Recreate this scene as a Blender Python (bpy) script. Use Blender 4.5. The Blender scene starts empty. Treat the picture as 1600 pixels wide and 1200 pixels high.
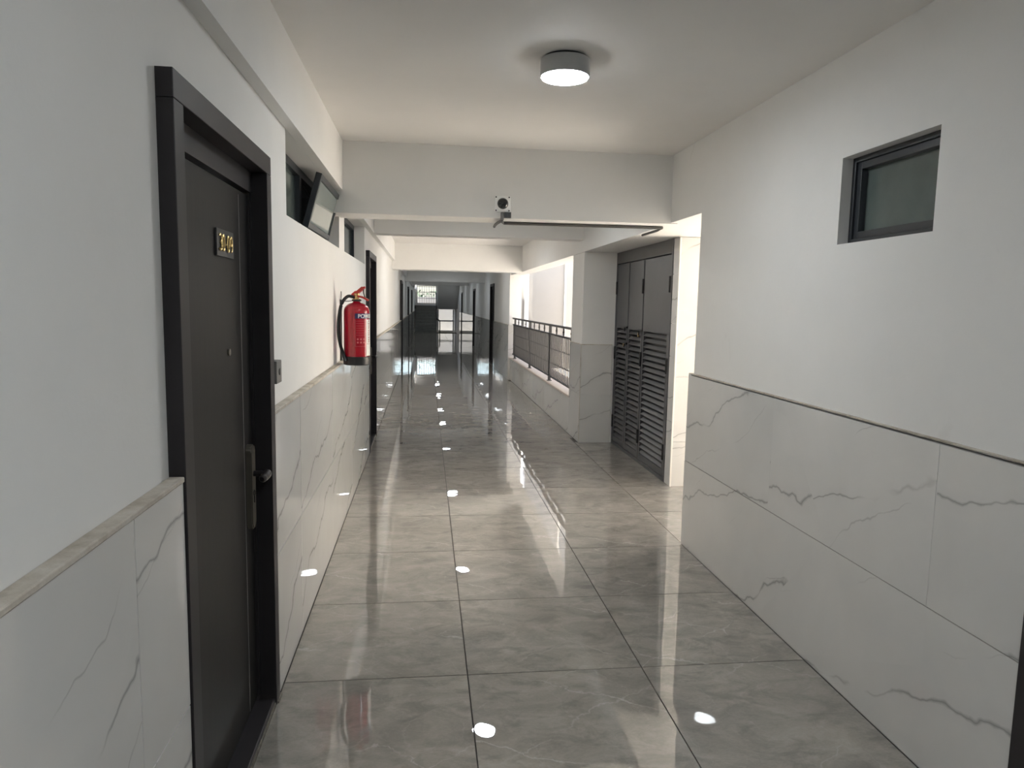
import bpy, bmesh, math, random
from mathutils import Matrix, Vector

random.seed(7)
S = bpy.context.scene
COL = S.collection
PI = math.pi

# ------------------------------------------------------------------ camera
cam_d = bpy.data.cameras.new('camera')
cam_d.sensor_fit = 'HORIZONTAL'
cam_d.sensor_width = 36.0
cam_d.lens = 1107.42 * 36.0 / 1600.0
cam_d.clip_start = 0.05
cam = bpy.data.objects.new('camera', cam_d)
COL.objects.link(cam)
def cam_matrix(yaw, pitch, roll, loc):
    cy, sy, cp, sp, cr, sr = math.cos(yaw), math.sin(yaw), math.cos(pitch), math.sin(pitch), math.cos(roll), math.sin(roll)
    f = Vector((sy*cp, cy*cp, sp)); r = Vector((cy, -sy, 0)); u = r.cross(f)
    r2 = r*cr + u*sr; u2 = -r*sr + u*cr
    m = Matrix(((r2.x, u2.x, -f.x, loc[0]), (r2.y, u2.y, -f.y, loc[1]), (r2.z, u2.z, -f.z, loc[2]), (0, 0, 0, 1)))
    return m
cam.matrix_world = cam_matrix(0.1223, -0.1120, 0.0192, (0.6021, -2.9989, 1.6481))
S.camera = cam

# ------------------------------------------------------------------ sky, sun, exposure
W = bpy.data.worlds.new('sky'); S.world = W; W.use_nodes = True
wn = W.node_tree; wn.nodes.clear()
sky = wn.nodes.new('ShaderNodeTexSky'); sky.sky_type = 'NISHITA'
sky.sun_disc = False; sky.sun_elevation = math.radians(58); sky.sun_rotation = math.radians(250)
sky.air_density = 1.0; sky.dust_density = 2.5; sky.ozone_density = 1.0
bg = wn.nodes.new('ShaderNodeBackground'); bg.inputs['Strength'].default_value = 0.45
wo = wn.nodes.new('ShaderNodeOutputWorld')
wn.links.new(sky.outputs[0], bg.inputs['Color']); wn.links.new(bg.outputs[0], wo.inputs['Surface'])

sun_d = bpy.data.lights.new('sun', 'SUN'); sun_d.energy = 31.0; sun_d.angle = math.radians(0.6); sun_d.color = (1.0, 0.95, 0.88)
sun = bpy.data.objects.new('sun', sun_d); COL.objects.link(sun)
sun.rotation_euler = Vector((0.38, 0.04, -0.92)).to_track_quat('-Z', 'Y').to_euler()
sun.location = (0, 0, 12)

LAMP_STRENGTH = 88.0       # lamps in front
LAMP_FILL = 170.0  # added unseen lamp, brightens the near left wall
LAMP_FAR = 60.0             # set dimmer to keep the far corridor dark
S.view_settings.view_transform = 'Standard'
S.view_settings.look = 'None'
S.view_settings.exposure = 0.56
S.view_settings.gamma = 1.0
S.view_settings.use_curve_mapping = False
S.cycles.max_bounces = 14
S.cycles.diffuse_bounces = 9
S.cycles.glossy_bounces = 6
S.cycles.caustics_reflective = False
S.cycles.caustics_refractive = False
S.cycles.sample_clamp_indirect = 6.0

# ------------------------------------------------------------------ helpers
def tag(o, label=None, cat=None, group=None, kind=None):
    if label: o['label'] = label
    if cat: o['category'] = cat
    if group: o['group'] = group
    if kind: o['kind'] = kind
    return o

def link(o, parent=None):
    COL.objects.link(o)
    if parent is not None:
        o.parent = parent
    return o

def empty(name, loc=(0, 0, 0), rz=0.0):
    o = bpy.data.objects.new(name, None)
    o.empty_display_size = 0.1
    o.location = loc; o.rotation_euler = (0, 0, rz)
    return link(o)

def obj(name, bm, mat, parent=None, smooth=False, loc=None):
    me = bpy.data.meshes.new(name)
    if smooth:
        for f in bm.faces: f.smooth = True
    bm.to_mesh(me); bm.free()
    if isinstance(mat, (list, tuple)):
        for m in mat: me.materials.append(m)
    else:
        me.materials.append(mat)
    if smooth:
        try: me.set_sharp_from_angle(angle=math.radians(40))
        except Exception: pass
    o = bpy.data.objects.new(name, me)
    if loc is not None: o.location = loc
    return link(o, parent)

def add_box(bm, x0, x1, y0, y1, z0, z1, bev=0.0, mi=0):
    vs = [bm.verts.new(p) for p in ((x0,y0,z0),(x1,y0,z0),(x1,y1,z0),(x0,y1,z0),(x0,y0,z1),(x1,y0,z1),(x1,y1,z1),(x0,y1,z1))]
    fs = [bm.faces.new([vs[i] for i in q]) for q in ((0,3,2,1),(4,5,6,7),(0,1,5,4),(1,2,6,5),(2,3,7,6),(3,0,4,7))]
    for f in fs: f.material_index = mi
    if bev > 0:
        es = list({e for f in fs for e in f.edges})
        bmesh.ops.bevel(bm, geom=es, offset=bev, segments=2, profile=0.5, affect='EDGES')
    return fs

def box(name, x0, x1, y0, y1, z0, z1, mat, parent=None, bev=0.0):
    bm = bmesh.new(); add_box(bm, x0, x1, y0, y1, z0, z1, bev)
    return obj(name, bm, mat, parent)

def add_lathe(bm, prof, c=(0,0,0), seg=32, axis='Z'):
    """prof: list of (radius, height); closed with caps when radius > 0 at the ends."""
    rings = []
    for r, h in prof:
        ring = []
        for k in range(seg):
            a = 2*PI*k/seg
            p = (r*math.cos(a), r*math.sin(a), h)
            if axis == 'X': p = (p[2], p[0], p[1])
            if axis == 'Y': p = (p[0], p[2], p[1])
            ring.append(bm.verts.new((c[0]+p[0], c[1]+p[1], c[2]+p[2])))
        rings.append(ring)
    for a, b in zip(rings[:-1], rings[1:]):
        for k in range(seg):
            bm.faces.new((a[k], a[(k+1) % seg], b[(k+1) % seg], b[k]))
    bm.faces.new(rings[0][::-1]); bm.faces.new(rings[-1])
    bmesh.ops.recalc_face_normals(bm, faces=bm.faces[:])

def add_tube(bm, pts, r, seg=8, closed=False):
    pts = [Vector(p) for p in pts]
    n = len(pts); rings = []
    up = Vector((0, 0, 1))
    for i, p in enumerate(pts):
        if closed:
            t = (pts[(i+1) % n] - pts[i-1]).normalized()
        else:
            t = (pts[min(i+1, n-1)] - pts[max(i-1, 0)]).normalized()
        ref = up if abs(t.dot(up)) < 0.95 else Vector((1, 0, 0))
        a = t.cross(ref).normalized(); b = a.cross(t).normalized()
        rr = r[i] if isinstance(r, (list, tuple)) else r
        rings.append([bm.verts.new(p + a*rr*math.cos(2*PI*k/seg) + b*rr*math.sin(2*PI*k/seg)) for k in range(seg)])
    pairs = list(zip(rings[:-1], rings[1:]))
    if closed: pairs.append((rings[-1], rings[0]))
    for A, B in pairs:
        best = 0
        if closed and A is rings[-1]:
            best = min(range(seg), key=lambda s: (A[0].co - B[s].co).length)
        for k in range(seg):
            bm.faces.new((A[k], A[(k+1) % seg], B[(k+1+best) % seg], B[(k+best) % seg]))
    if not closed:
        bm.faces.new(rings[0][::-1]); bm.faces.new(rings[-1])
    bmesh.ops.recalc_face_normals(bm, faces=bm.faces[:])

def smooth_path(pts, n=8):
    """Catmull-Rom through pts."""
    pts = [Vector(p) for p in pts]; out = []
    P = [pts[0]*2-pts[1]] + pts + [pts[-1]*2-pts[-2]]
    for i in range(1, len(P)-2):
        for k in range(n):
            t = k/n
            a, b, c, d = P[i-1], P[i], P[i+1], P[i+2]
            out.append(0.5*((2*b) + (c-a)*t + (2*a-5*b+4*c-d)*t*t + (3*b-a-3*c+d)*t**3))
    out.append(pts[-1])
    return out

def wall_holes(name, axis, a0, a1, b0, b1, z0, z1, holes, mat, parent=None):
    """Wall slab of thickness a0..a1 (along x when axis='X'), running b0..b1, z0..z1, with rectangular holes (b0,b1,z0,z1)."""
    B = sorted({b0, b1, *[h[0] for h in holes], *[h[1] for h in holes]})
    Z = sorted({z0, z1, *[h[2] for h in holes], *[h[3] for h in holes]})
    B = [b for b in B if b0 <= b <= b1]; Z = [z for z in Z if z0 <= z <= z1]
    def solid(i, j):
        if i < 0 or j < 0 or i >= len(B)-1 or j >= len(Z)-1: return False
        cb, cz = (B[i]+B[i+1])/2, (Z[j]+Z[j+1])/2
        return not any(h[0] < cb < h[1] and h[2] < cz < h[3] for h in holes)
    bm = bmesh.new(); V = {}
    def v(a, b, z):
        k = (a, b, z)
        if k not in V:
            V[k] = bm.verts.new((a, b, z) if axis == 'X' else (b, a, z))
        return V[k]
    for i in range(len(B)-1):
        for j in range(len(Z)-1):
            if not solid(i, j): continue
            p, q, r, s = B[i], B[i+1], Z[j], Z[j+1]
            for a in (a0, a1):
                bm.faces.new((v(a,p,r), v(a,q,r), v(a,q,s), v(a,p,s)))
            if not solid(i-1, j): bm.faces.new((v(a0,p,r), v(a1,p,r), v(a1,p,s), v(a0,p,s)))
            if not solid(i+1, j): bm.faces.new((v(a0,q,r), v(a1,q,r), v(a1,q,s), v(a0,q,s)))
            if not solid(i, j-1): bm.faces.new((v(a0,p,r), v(a1,p,r), v(a1,q,r), v(a0,q,r)))
            if not solid(i, j+1): bm.faces.new((v(a0,p,s), v(a1,p,s), v(a1,q,s), v(a0,q,s)))
    bmesh.ops.recalc_face_normals(bm, faces=bm.faces[:])
    return obj(name, bm, mat, parent)

# ------------------------------------------------------------------ materials
class NT:
    def __init__(s, name):
        s.m = bpy.data.materials.new(name); s.m.use_nodes = True
        s.t = s.m.node_tree; s.p = s.t.nodes['Principled BSDF']
    def n(s, typ, **kw):
        nd = s.t.nodes.new(typ)
        for k, v in kw.items():
            if k.startswith('i_'):
                nd.inputs[k[2:].replace('_', ' ')].default_value = v
            else: setattr(nd, k, v)
        return nd
    def l(s, a, b): s.t.links.new(a, b)
    def mix(s, fac, a, b):
        nd = s.n('ShaderNodeMix', data_type='RGBA')
        for sock, val in ((nd.inputs[0], fac), (nd.inputs[6], a), (nd.inputs[7], b)):
            if hasattr(val, 'is_output') or isinstance(val, bpy.types.NodeSocket): s.l(val, sock)
            elif isinstance(val, (int, float)): sock.default_value = val
            else: sock.default_value = (*val, 1)
        return nd.outputs[2]
    def math(s, op, a, b=None):
        nd = s.n('ShaderNodeMath', operation=op)
        for i, val in enumerate((a, b)):
            if val is None: continue
            if isinstance(val, (int, float)): nd.inputs[i].default_value = val
            else: s.l(val, nd.inputs[i])
        return nd.outputs[0]
    def ramp(s, fac, stops, interp='LINEAR'):
        nd = s.n('ShaderNodeValToRGB'); nd.color_ramp.interpolation = interp
        el = nd.color_ramp.elements
        while len(el) < len(stops): el.new(0.5)
        for e, (p, c) in zip(el, stops):
            e.position = p; e.color = (*c, 1) if len(c) == 3 else c
        s.l(fac, nd.inputs[0]); return nd.outputs[0]
    def noise(s, vec, scale, detail=3, rough=0.5, dist=0.0):
        nd = s.n('ShaderNodeTexNoise', i_Scale=scale, i_Detail=detail, i_Roughness=rough, i_Distortion=dist)
        if vec is not None: s.l(vec, nd.inputs['Vector'])
        return nd.outputs['Fac']
    def bump(s, h, strength, dist):
        nd = s.n('ShaderNodeBump', i_Strength=strength, i_Distance=dist)
        s.l(h, nd.inputs['Height']); s.l(nd.outputs[0], s.p.inputs['Normal'])
    def piece_vec(s, scale=(1,1,1), rot=(0,0,0)):
        """object coordinates, shifted for each object so that no two tiles look alike"""
        tc = s.n('ShaderNodeTexCoord'); oi = s.n('ShaderNodeObjectInfo')
        off = s.n('ShaderNodeCombineXYZ')
        for i, k in enumerate((37.0, 91.0, 53.0)):
            s.l(s.math('MULTIPLY', oi.outputs['Random'], k), off.inputs[i])
        add = s.n('ShaderNodeVectorMath', operation='ADD')
        s.l(tc.outputs['Object'], add.inputs[0]); s.l(off.outputs[0], add.inputs[1])
        mp = s.n('ShaderNodeMapping'); mp.inputs['Scale'].default_value = scale; mp.inputs['Rotation'].default_value = rot
        s.l(add.outputs[0], mp.inputs[0]); return mp.outputs[0], oi.outputs['Random']
    def set(s, **kw):
        for k, v in kw.items():
            sock = s.p.inputs[k.replace('_', ' ')]
            if isinstance(v, bpy.types.NodeSocket): s.l(v, sock)
            elif isinstance(v, (tuple, list)): sock.default_value = (*v, 1) if len(v) == 3 else v
            else: sock.default_value = v
        return s

def simple(name, col, rough=0.5, metal=0.0, spec=0.5, var=0.0, scale=8.0, bump=0.0):
    k = NT(name); k.set(Roughness=rough, Metallic=metal, Specular_IOR_Level=spec)
    if var or bump:
        g = k.n('ShaderNodeTexCoord')
        f = k.noise(g.outputs['Object'], scale, 4, 0.6)
        if var:
            lo = tuple(c*(1-var) for c in col); hi = tuple(min(1, c*(1+var)) for c in col)
            k.set(Base_Color=k.ramp(f, [(0.3, lo), (0.7, hi)]))
        else: k.set(Base_Color=col)
        if bump: k.bump(k.noise(g.outputs['Object'], scale*6, 3), bump, 0.002)
    else:
        k.set(Base_Color=col)
    return k.m

def mk_paint(name, col, scuff=(0.45, 0.43, 0.40), amount=0.22, lines=False):
    k = NT(name); g = k.n('ShaderNodeNewGeometry')
    f = k.noise(g.outputs['Position'], 1.3, 5, 0.62)
    base = k.ramp(f, [(0.30, tuple(c*0.955 for c in col)), (0.62, col)])
    mp = k.n('ShaderNodeMapping'); mp.inputs['Scale'].default_value = (1.0, 1.0, 0.45); k.l(g.outputs['Position'], mp.inputs[0])
    f2 = k.noise(mp.outputs[0], 3.1, 8, 0.72, 0.6)
    m = k.ramp(f2, [(0.63, (0, 0, 0)), (0.75, (1, 1, 1))])
    col_out = k.mix(k.math('MULTIPLY', m, amount), base, scuff)
    k.set(Base_Color=col_out, Roughness=0.62, Specular_IOR_Level=0.25)
    b = k.noise(g.outputs['Position'], 55, 3, 0.6)
    k.bump(b, 0.12, 0.004)
    return k.m

def mk_floor_tile():
    k = NT('grey marble floor tile')
    v, rnd = k.piece_vec((1.0, 1.7, 1.0), (0, 0, 0.25))
    cloud = k.noise(v, 3.2, 8, 0.66, 0.9)
    base = k.ramp(cloud, [(0.30, (0.235, 0.218, 0.194)), (0.50, (0.305, 0.283, 0.252)), (0.72, (0.40, 0.372, 0.333))])
    grain = k.noise(v, 38, 5, 0.7, 1.5)
    base = k.mix(0.16, base, k.ramp(grain, [(0.35, (0.12, 0.115, 0.105)), (0.65, (0.36, 0.34, 0.315))]))
    brk = k.ramp(k.noise(v, 2.0, 3, 0.5), [(0.45, (0, 0, 0)), (0.60, (1, 1, 1))])
    sp = k.n('ShaderNodeSeparateXYZ'); pv, _ = k.piece_vec(); k.l(pv, sp.inputs[0])
    def veins(ax, ay, amp, width, seed, scale):
        mv = k.n('ShaderNodeMapping'); mv.inputs['Location'].default_value = (seed, -seed, seed*0.4); k.l(pv, mv.inputs[0])
        n = k.noise(mv.outputs[0], scale, 6, 0.6)
        c = k.math('ADD', k.math('ADD', k.math('MULTIPLY', sp.outputs[0], ax), k.math('MULTIPLY', sp.outputs[1], ay)), k.math('MULTIPLY', n, amp))
        d = k.math('ABSOLUTE', k.math('SUBTRACT', k.math('FRACT', c), 0.5))
        th = k.math('MULTIPLY', k.noise(mv.outputs[0], 7, 2, 0.5), width*2)
        return k.ramp(k.math('DIVIDE', d, th), [(0.0, (1, 1, 1)), (1.0, (0, 0, 0))])
    va = veins(1.1, 2.1, 1.1, 0.016, 3.1, 1.9)
    vb = veins(-1.9, 2.9, 0.9, 0.016, 8.7, 2.4)
    vc = veins(3.6, 1.3, 1.4, 0.014, 14.2, 2.9)
    col = k.mix(k.math('MULTIPLY', k.math('MULTIPLY', va, brk), 0.80), base, (0.46, 0.44, 0.41))
    col = k.mix(k.math('MULTIPLY', k.math('MULTIPLY', vb, brk), 0.55), col, (0.46, 0.44, 0.41))
    col = k.mix(k.math('MULTIPLY', vc, 0.24), col, (0.44, 0.42, 0.39))
    dk = k.ramp(k.noise(v, 5.5, 6, 0.68, 0.5), [(0.34, (1, 1, 1)), (0.50, (0, 0, 0))])
    col = k.mix(k.math('MULTIPLY', dk, 0.45), col, (0.13, 0.122, 0.11))
    k.set(Base_Color=col, Roughness=0.008, Specular_IOR_Level=0.5, IOR=1.95)
    wv, _ = k.piece_vec()
    k.bump(k.noise(wv, 3.6, 2, 0.4), 0.06, 0.02)
    return k.m

def mk_wall_tile(name, axis, sign, base=(0.66, 0.655, 0.64)):
    """white tile with long thin grey veins climbing to the right as one faces it"""
    k = NT(name)
    v, rnd = k.piece_vec()
    cloud = k.noise(v, 2.0, 4, 0.55, 0.4)
    b = k.ramp(cloud, [(0.30, tuple(c*0.94 for c in base)), (0.65, base)])
    sp = k.n('ShaderNodeSeparateXYZ'); k.l(v, sp.inputs[0])
    h = sp.outputs[axis]; z = sp.outputs[2]
    def veins(freq, slope, amp, width, seed, cut):
        mv = k.n('ShaderNodeMapping'); mv.inputs['Location'].default_value = (seed, seed*1.7, seed*0.6); k.l(v, mv.inputs[0])
        n = k.noise(mv.outputs[0], 1.7, 4, 0.5, 0.1)
        n2 = k.noise(mv.outputs[0], 14, 3, 0.5)
        c = k.math('ADD', k.math('MULTIPLY', z, freq), k.math('MULTIPLY', h, -slope*sign*freq))
        c = k.math('ADD', c, k.math('MULTIPLY', n, amp))
        c = k.math('ADD', c, k.math('MULTIPLY', n2, 0.05))
        d = k.math('ABSOLUTE', k.math('SUBTRACT', k.math('FRACT', c), 0.5))
        thick = k.noise(mv.outputs[0], 5, 2, 0.5)
        d = k.math('DIVIDE', d, k.math('ADD', k.math('MULTIPLY', thick, width*1.6), width*0.15))
        core = k.ramp(d, [(0.0, (1, 1, 1)), (0.35, (0.55, 0.55, 0.55)), (1.0, (0, 0, 0))])
        brk = k.ramp(k.noise(mv.outputs[0], 1.9, 2, 0.5), [(cut, (0, 0, 0)), (cut+0.10, (1, 1, 1))])
        return k.math('MULTIPLY', core, brk)
    v1 = veins(1.7, 0.30, 0.85, 0.020, 0.0, 0.35)
    v2 = veins(2.3, 0.55, 0.8, 0.011, 5.3, 0.50)
    halo = veins(1.7, 0.30, 0.85, 0.11, 0.0, 0.38)
    col = k.mix(k.math('MULTIPLY', halo, 0.10), b, (0.34, 0.335, 0.33))
    col = k.mix(k.math('MULTIPLY', v2, 0.55), col, (0.30, 0.295, 0.29))
    col = k.mix(k.math('MULTIPLY', v1, 0.78), col, (0.25, 0.245, 0.24))
    k.set(Base_Color=col, Roughness=0.03, Specular_IOR_Level=0.5)
    wv, _ = k.piece_vec()
    k.bump(k.noise(wv, 2.6, 1, 0.4), 0.05, 0.02)
    return k.m

M = {}
M['paint'] = mk_paint('white wall paint', (0.80, 0.795, 0.78))
M['ceil'] = mk_paint('white ceiling paint', (0.80, 0.785, 0.765), amount=0.05)
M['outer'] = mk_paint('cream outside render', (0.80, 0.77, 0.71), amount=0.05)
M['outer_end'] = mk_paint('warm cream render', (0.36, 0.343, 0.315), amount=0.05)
M['outer_grey'] = mk_paint('darkened outside render', (0.12, 0.117, 0.11), amount=0.05)  # for the unseen rear wall, kept dark to cut bounce light
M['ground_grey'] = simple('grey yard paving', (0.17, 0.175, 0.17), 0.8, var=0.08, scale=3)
M['ground_rear'] = simple('darkened courtyard ground', (0.31, 0.29, 0.262), 0.8, var=0.06, scale=3)  # darker copy of the pale ground, cuts bounce into the railing bay
M['ground'] = simple('pale concrete ground', (0.78, 0.74, 0.68), 0.8, var=0.05, scale=3)
M['floor_tile'] = mk_floor_tile()
M['grout'] = simple('dark grout', (0.055, 0.05, 0.045), 0.9, var=0.3, scale=20)
M['grout_light'] = simple('pale grout', (0.26, 0.25, 0.235), 0.9, var=0.15, scale=20)
M['wall_tile'] = mk_wall_tile('white veined wall tile left', 1, 1)
M['wall_tile_r'] = mk_wall_tile('white veined wall tile right', 1, -1)
M['wall_tile_y'] = mk_wall_tile('white veined wall tile across', 0, 1)
k = NT('stained mortar ledge'); g = k.n('ShaderNodeNewGeometry')
f = k.noise(g.outputs['Position'], 9, 6, 0.65)
k.set(Base_Color=k.ramp(f, [(0.34, (0.36, 0.315, 0.26)), (0.5, (0.50, 0.455, 0.39)), (0.68, (0.60, 0.565, 0.51))]), Roughness=0.85)
k.bump(k.noise(g.outputs['Position'], 60, 4), 0.4, 0.004); M['ledge'] = k.m
k = NT('charcoal door steel'); g = k.n('ShaderNodeTexCoord')
mp = k.n('ShaderNodeMapping'); mp.inputs['Scale'].default_value = (1, 9, 0.8); k.l(g.outputs['Object'], mp.inputs[0])
f = k.noise(mp.outputs[0], 4, 6, 0.6)
k.set(Base_Color=k.ramp(f, [(0.3, (0.007, 0.0065, 0.0065)), (0.7, (0.012, 0.011, 0.011))]), Roughness=0.45, Specular_IOR_Level=0.25)
k.bump(k.noise(mp.outputs[0], 40, 3), 0.05, 0.002); M['door'] = k.m
M['frame'] = simple('charcoal frame steel', (0.024, 0.021, 0.0225), 0.45, spec=0.35, var=0.12, scale=6)
M['black'] = simple('black metal', (0.006, 0.006, 0.007), 0.35)
M['rubber'] = simple('black rubber', (0.010, 0.011, 0.012), 0.45)
M['groove'] = simple('bright groove', (0.26, 0.25, 0.25), 0.4)
M['bronze'] = simple('dull bronze', (0.22, 0.20, 0.165), 0.32, metal=0.75)
M['darkbronze'] = simple('dark bronze', (0.030, 0.026, 0.027), 0.3, metal=0.4)
M['gold'] = simple('polished gold', (0.80, 0.58, 0.25), 0.38, metal=0.9)
M['plate'] = simple('dark plate', (0.040, 0.039, 0.040), 0.35)
M['alu'] = simple('anthracite window frame', (0.030, 0.034, 0.040), 0.38, var=0.1)
M['frost'] = simple('frosted grey green glass', (0.105, 0.130, 0.122), 0.12, spec=0.5, var=0.12, scale=5)
M['frost_pale'] = simple('frosted sash glass', (0.17, 0.21, 0.20), 0.05, spec=0.9, var=0.06, scale=5)
M['cupboard'] = simple('grey cupboard steel', (0.088, 0.086, 0.090), 0.42, var=0.10, scale=3)
M['cupboard_slat'] = simple('grey louver steel', (0.105, 0.102, 0.103), 0.45, var=0.08, scale=3)
M['rail'] = simple('grey railing steel', (0.050, 0.048, 0.047), 0.45, var=0.08)
M['sill'] = simple('pale granite sill', (0.56, 0.47, 0.40), 0.35, var=0.10, scale=30)
M['white'] = simple('white plastic', (0.88, 0.88, 0.87), 0.35)
M['housing'] = simple('pale lamp housing', (0.42, 0.43, 0.43), 0.45)
M['grey_box'] = simple('grey plastic box', (0.17, 0.165, 0.155), 0.5)
M['conduit'] = simple('dark conduit', (0.085, 0.08, 0.075), 0.5)
M['red'] = simple('red enamel', (0.34, 0.002, 0.014), 0.16, spec=0.6)
M['red_lever'] = simple('red lever', (0.50, 0.03, 0.02), 0.3)
M['brass'] = simple('brass valve', (0.72, 0.50, 0.22), 0.25, metal=1.0)
M['navy'] = simple('navy print', (0.012, 0.014, 0.10), 0.3)
M['label_white'] = simple('white print', (0.80, 0.78, 0.76), 0.35)
M['label_red'] = simple('pale red print', (0.62, 0.16, 0.17), 0.3)
M['stair'] = simple('dark stair stone', (0.13, 0.133, 0.125), 0.5, var=0.15)
M['trimwhite'] = simple('white corner trim', (0.82, 0.80, 0.76), 0.4)
M['room'] = simple('dim room', (0.10, 0.10, 0.10), 0.9)  # darkness of the rooms put into their wall colour
M['leaf'] = simple('dark green leaves', (0.03, 0.06, 0.025), 0.7, var=0.4, scale=4)
M['dirt'] = simple('dirty threshold', (0.16, 0.145, 0.12), 0.8, var=0.5, scale=30, bump=0.5)
k = NT('smoked dome'); k.set(Base_Color=(0.01, 0.01, 0.011), Roughness=0.04, Specular_IOR_Level=0.7); M['dome'] = k.m
k = NT('lamp diffuser'); k.set(Base_Color=(0.9, 0.9, 0.9), Roughness=0.5, Emission_Color=(0.90, 0.96, 1.0), Emission_Strength=LAMP_STRENGTH); M['glow'] = k.m
k = NT('dim lamp diffuser'); k.set(Base_Color=(0.9, 0.9, 0.9), Roughness=0.5, Emission_Color=(0.90, 0.96, 1.0), Emission_Strength=LAMP_FAR); M['glow_far'] = k.m
k = NT('fill lamp diffuser'); k.set(Base_Color=(0.9, 0.9, 0.9), Roughness=0.5, Emission_Color=(0.90, 0.96, 1.0), Emission_Strength=LAMP_FILL); M['glow_fill'] = k.m

# ------------------------------------------------------------------ dimensions
XR = 2.391          # right tile face
CEIL = 2.76
Y0, Y1 = -9.0, 35.5
LW = -0.035         # painted face of left wall
RW = 2.409          # painted face of right wall
G = 0.005           # joint

LEFT_DOORS = [(-1.17, -0.10), (4.77, 5.84), (14.90, 15.97), (22.10, 23.17), (28.40, 29.47)]
RIGHT_DOORS_NEAR = [(-2.235, -1.165)]
RIGHT_DOORS_FAR = [(15.90, 16.97), (23.20, 24.27), (32.40, 33.47)]
DTOP = 2.19

# ------------------------------------------------------------------ floor
floor = box('floor', -0.3, 3.50, Y0, Y1+0.2, -0.12, -0.008, M['grout'])
tag(floor, 'glossy grey marble tiled corridor floor', 'floor', kind='structure')
tile_cache = {}
def slab_tile(name, cx, cy, cz, dx, dy, dz, mat, parent, tilt=0.0006, axis='Z'):
    key = (name, round(dx, 4), round(dy, 4), round(dz, 4), mat.name)
    if key not in tile_cache:
        bm = bmesh.new()
        add_box(bm, -dx/2, dx/2, -dy/2, dy/2, -dz/2, dz/2)
        me = bpy.data.meshes.new(name); bm.to_mesh(me); bm.free(); me.materials.append(mat)
        tile_cache[key] = me
    o = bpy.data.objects.new(name, tile_cache[key])
    o.location = (cx, cy, cz)
    o.rotation_euler = tuple(random.uniform(-tilt, tilt) for _ in range(3))
    return link(o, parent)
def floor_tile(x0, x1, y0, y1):
    slab_tile('floor_tile', (x0+x1)/2, (y0+y1)/2, -0.006, x1-x0-G, y1-y0-G, 0.012, M['floor_tile'], floor)
XJ = [0.002, 0.796, 1.596, 2.396]
row = -11
while row*0.8 < Y1:
    ya, yb = row*0.8, (row+1)*0.8
    yb = min(yb, Y1+0.1)
    for c in range(3):
        x0, x1 = XJ[c], XJ[c+1]
        if c == 2 and yb < 1.65: x1 = 2.389
        if c == 2 and ya > 5.0 and yb < 12.5: x1 = 2.436
        floor_tile(x0, x1, ya, yb)
    row += 1
for ya, yb in ((1.60, 2.4), (2.4, 3.2)):
    for x0, x1 in ((2.396, 3.196), (3.196, 3.51)): floor_tile(x0, x1, ya, yb)
for ya, yb in ((3.2, 4.0), (4.0, 4.8), (4.8, 5.3)): floor_tile(2.396, 2.90, ya, yb)

# ------------------------------------------------------------------ ceiling and beams
bm = bmesh.new()
add_box(bm, -0.3, 2.46, Y0, 12.9, CEIL, CEIL+0.18)
add_box(bm, -0.3, 2.75, 12.9, Y1+5, CEIL, CEIL+0.18)
ceiling = obj('ceiling', bm, M['ceil'])
tag(ceiling, 'plain white ceiling above the corridor', 'ceiling', kind='structure')
def beam(x0, x1, y0, y1, z0, z1=CEIL):
    return box('beam', x0, x1, y0, y1, z0, z1+0.002, M['paint'], ceiling)
beam(-0.10, 2.46, 2.20, 2.52, 2.265)
beam(-0.03, 2.46, 5.28, 5.52, 2.415)
beam(-0.10, 2.46, 10.70, 11.20, 2.268)
beam(-0.10, 2.46, 19.10, 19.40, 2.285)
beam(-0.10, 2.46, 27.60, 27.90, 2.40)
beam(-0.034, 0.018, Y0, 10.72, 2.42)              # along the left wall
beam(-0.034, 0.018, 11.18, Y1, 2.42)
# right side: above the side passage, above the cupboard, above the railing
bm = bmesh.new()
add_box(bm, RW, 3.50, 1.60, 2.50, 2.272, CEIL+0.18)
add_box(bm, 2.44, 3.50, 2.50, 5.93, 2.276, CEIL+0.18)
obj('beam', bm, M['paint'], ceiling)
box('beam', 2.44, 2.72, 5.93, 12.95, 2.275, CEIL+0.18, M['paint'], ceiling)

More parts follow.
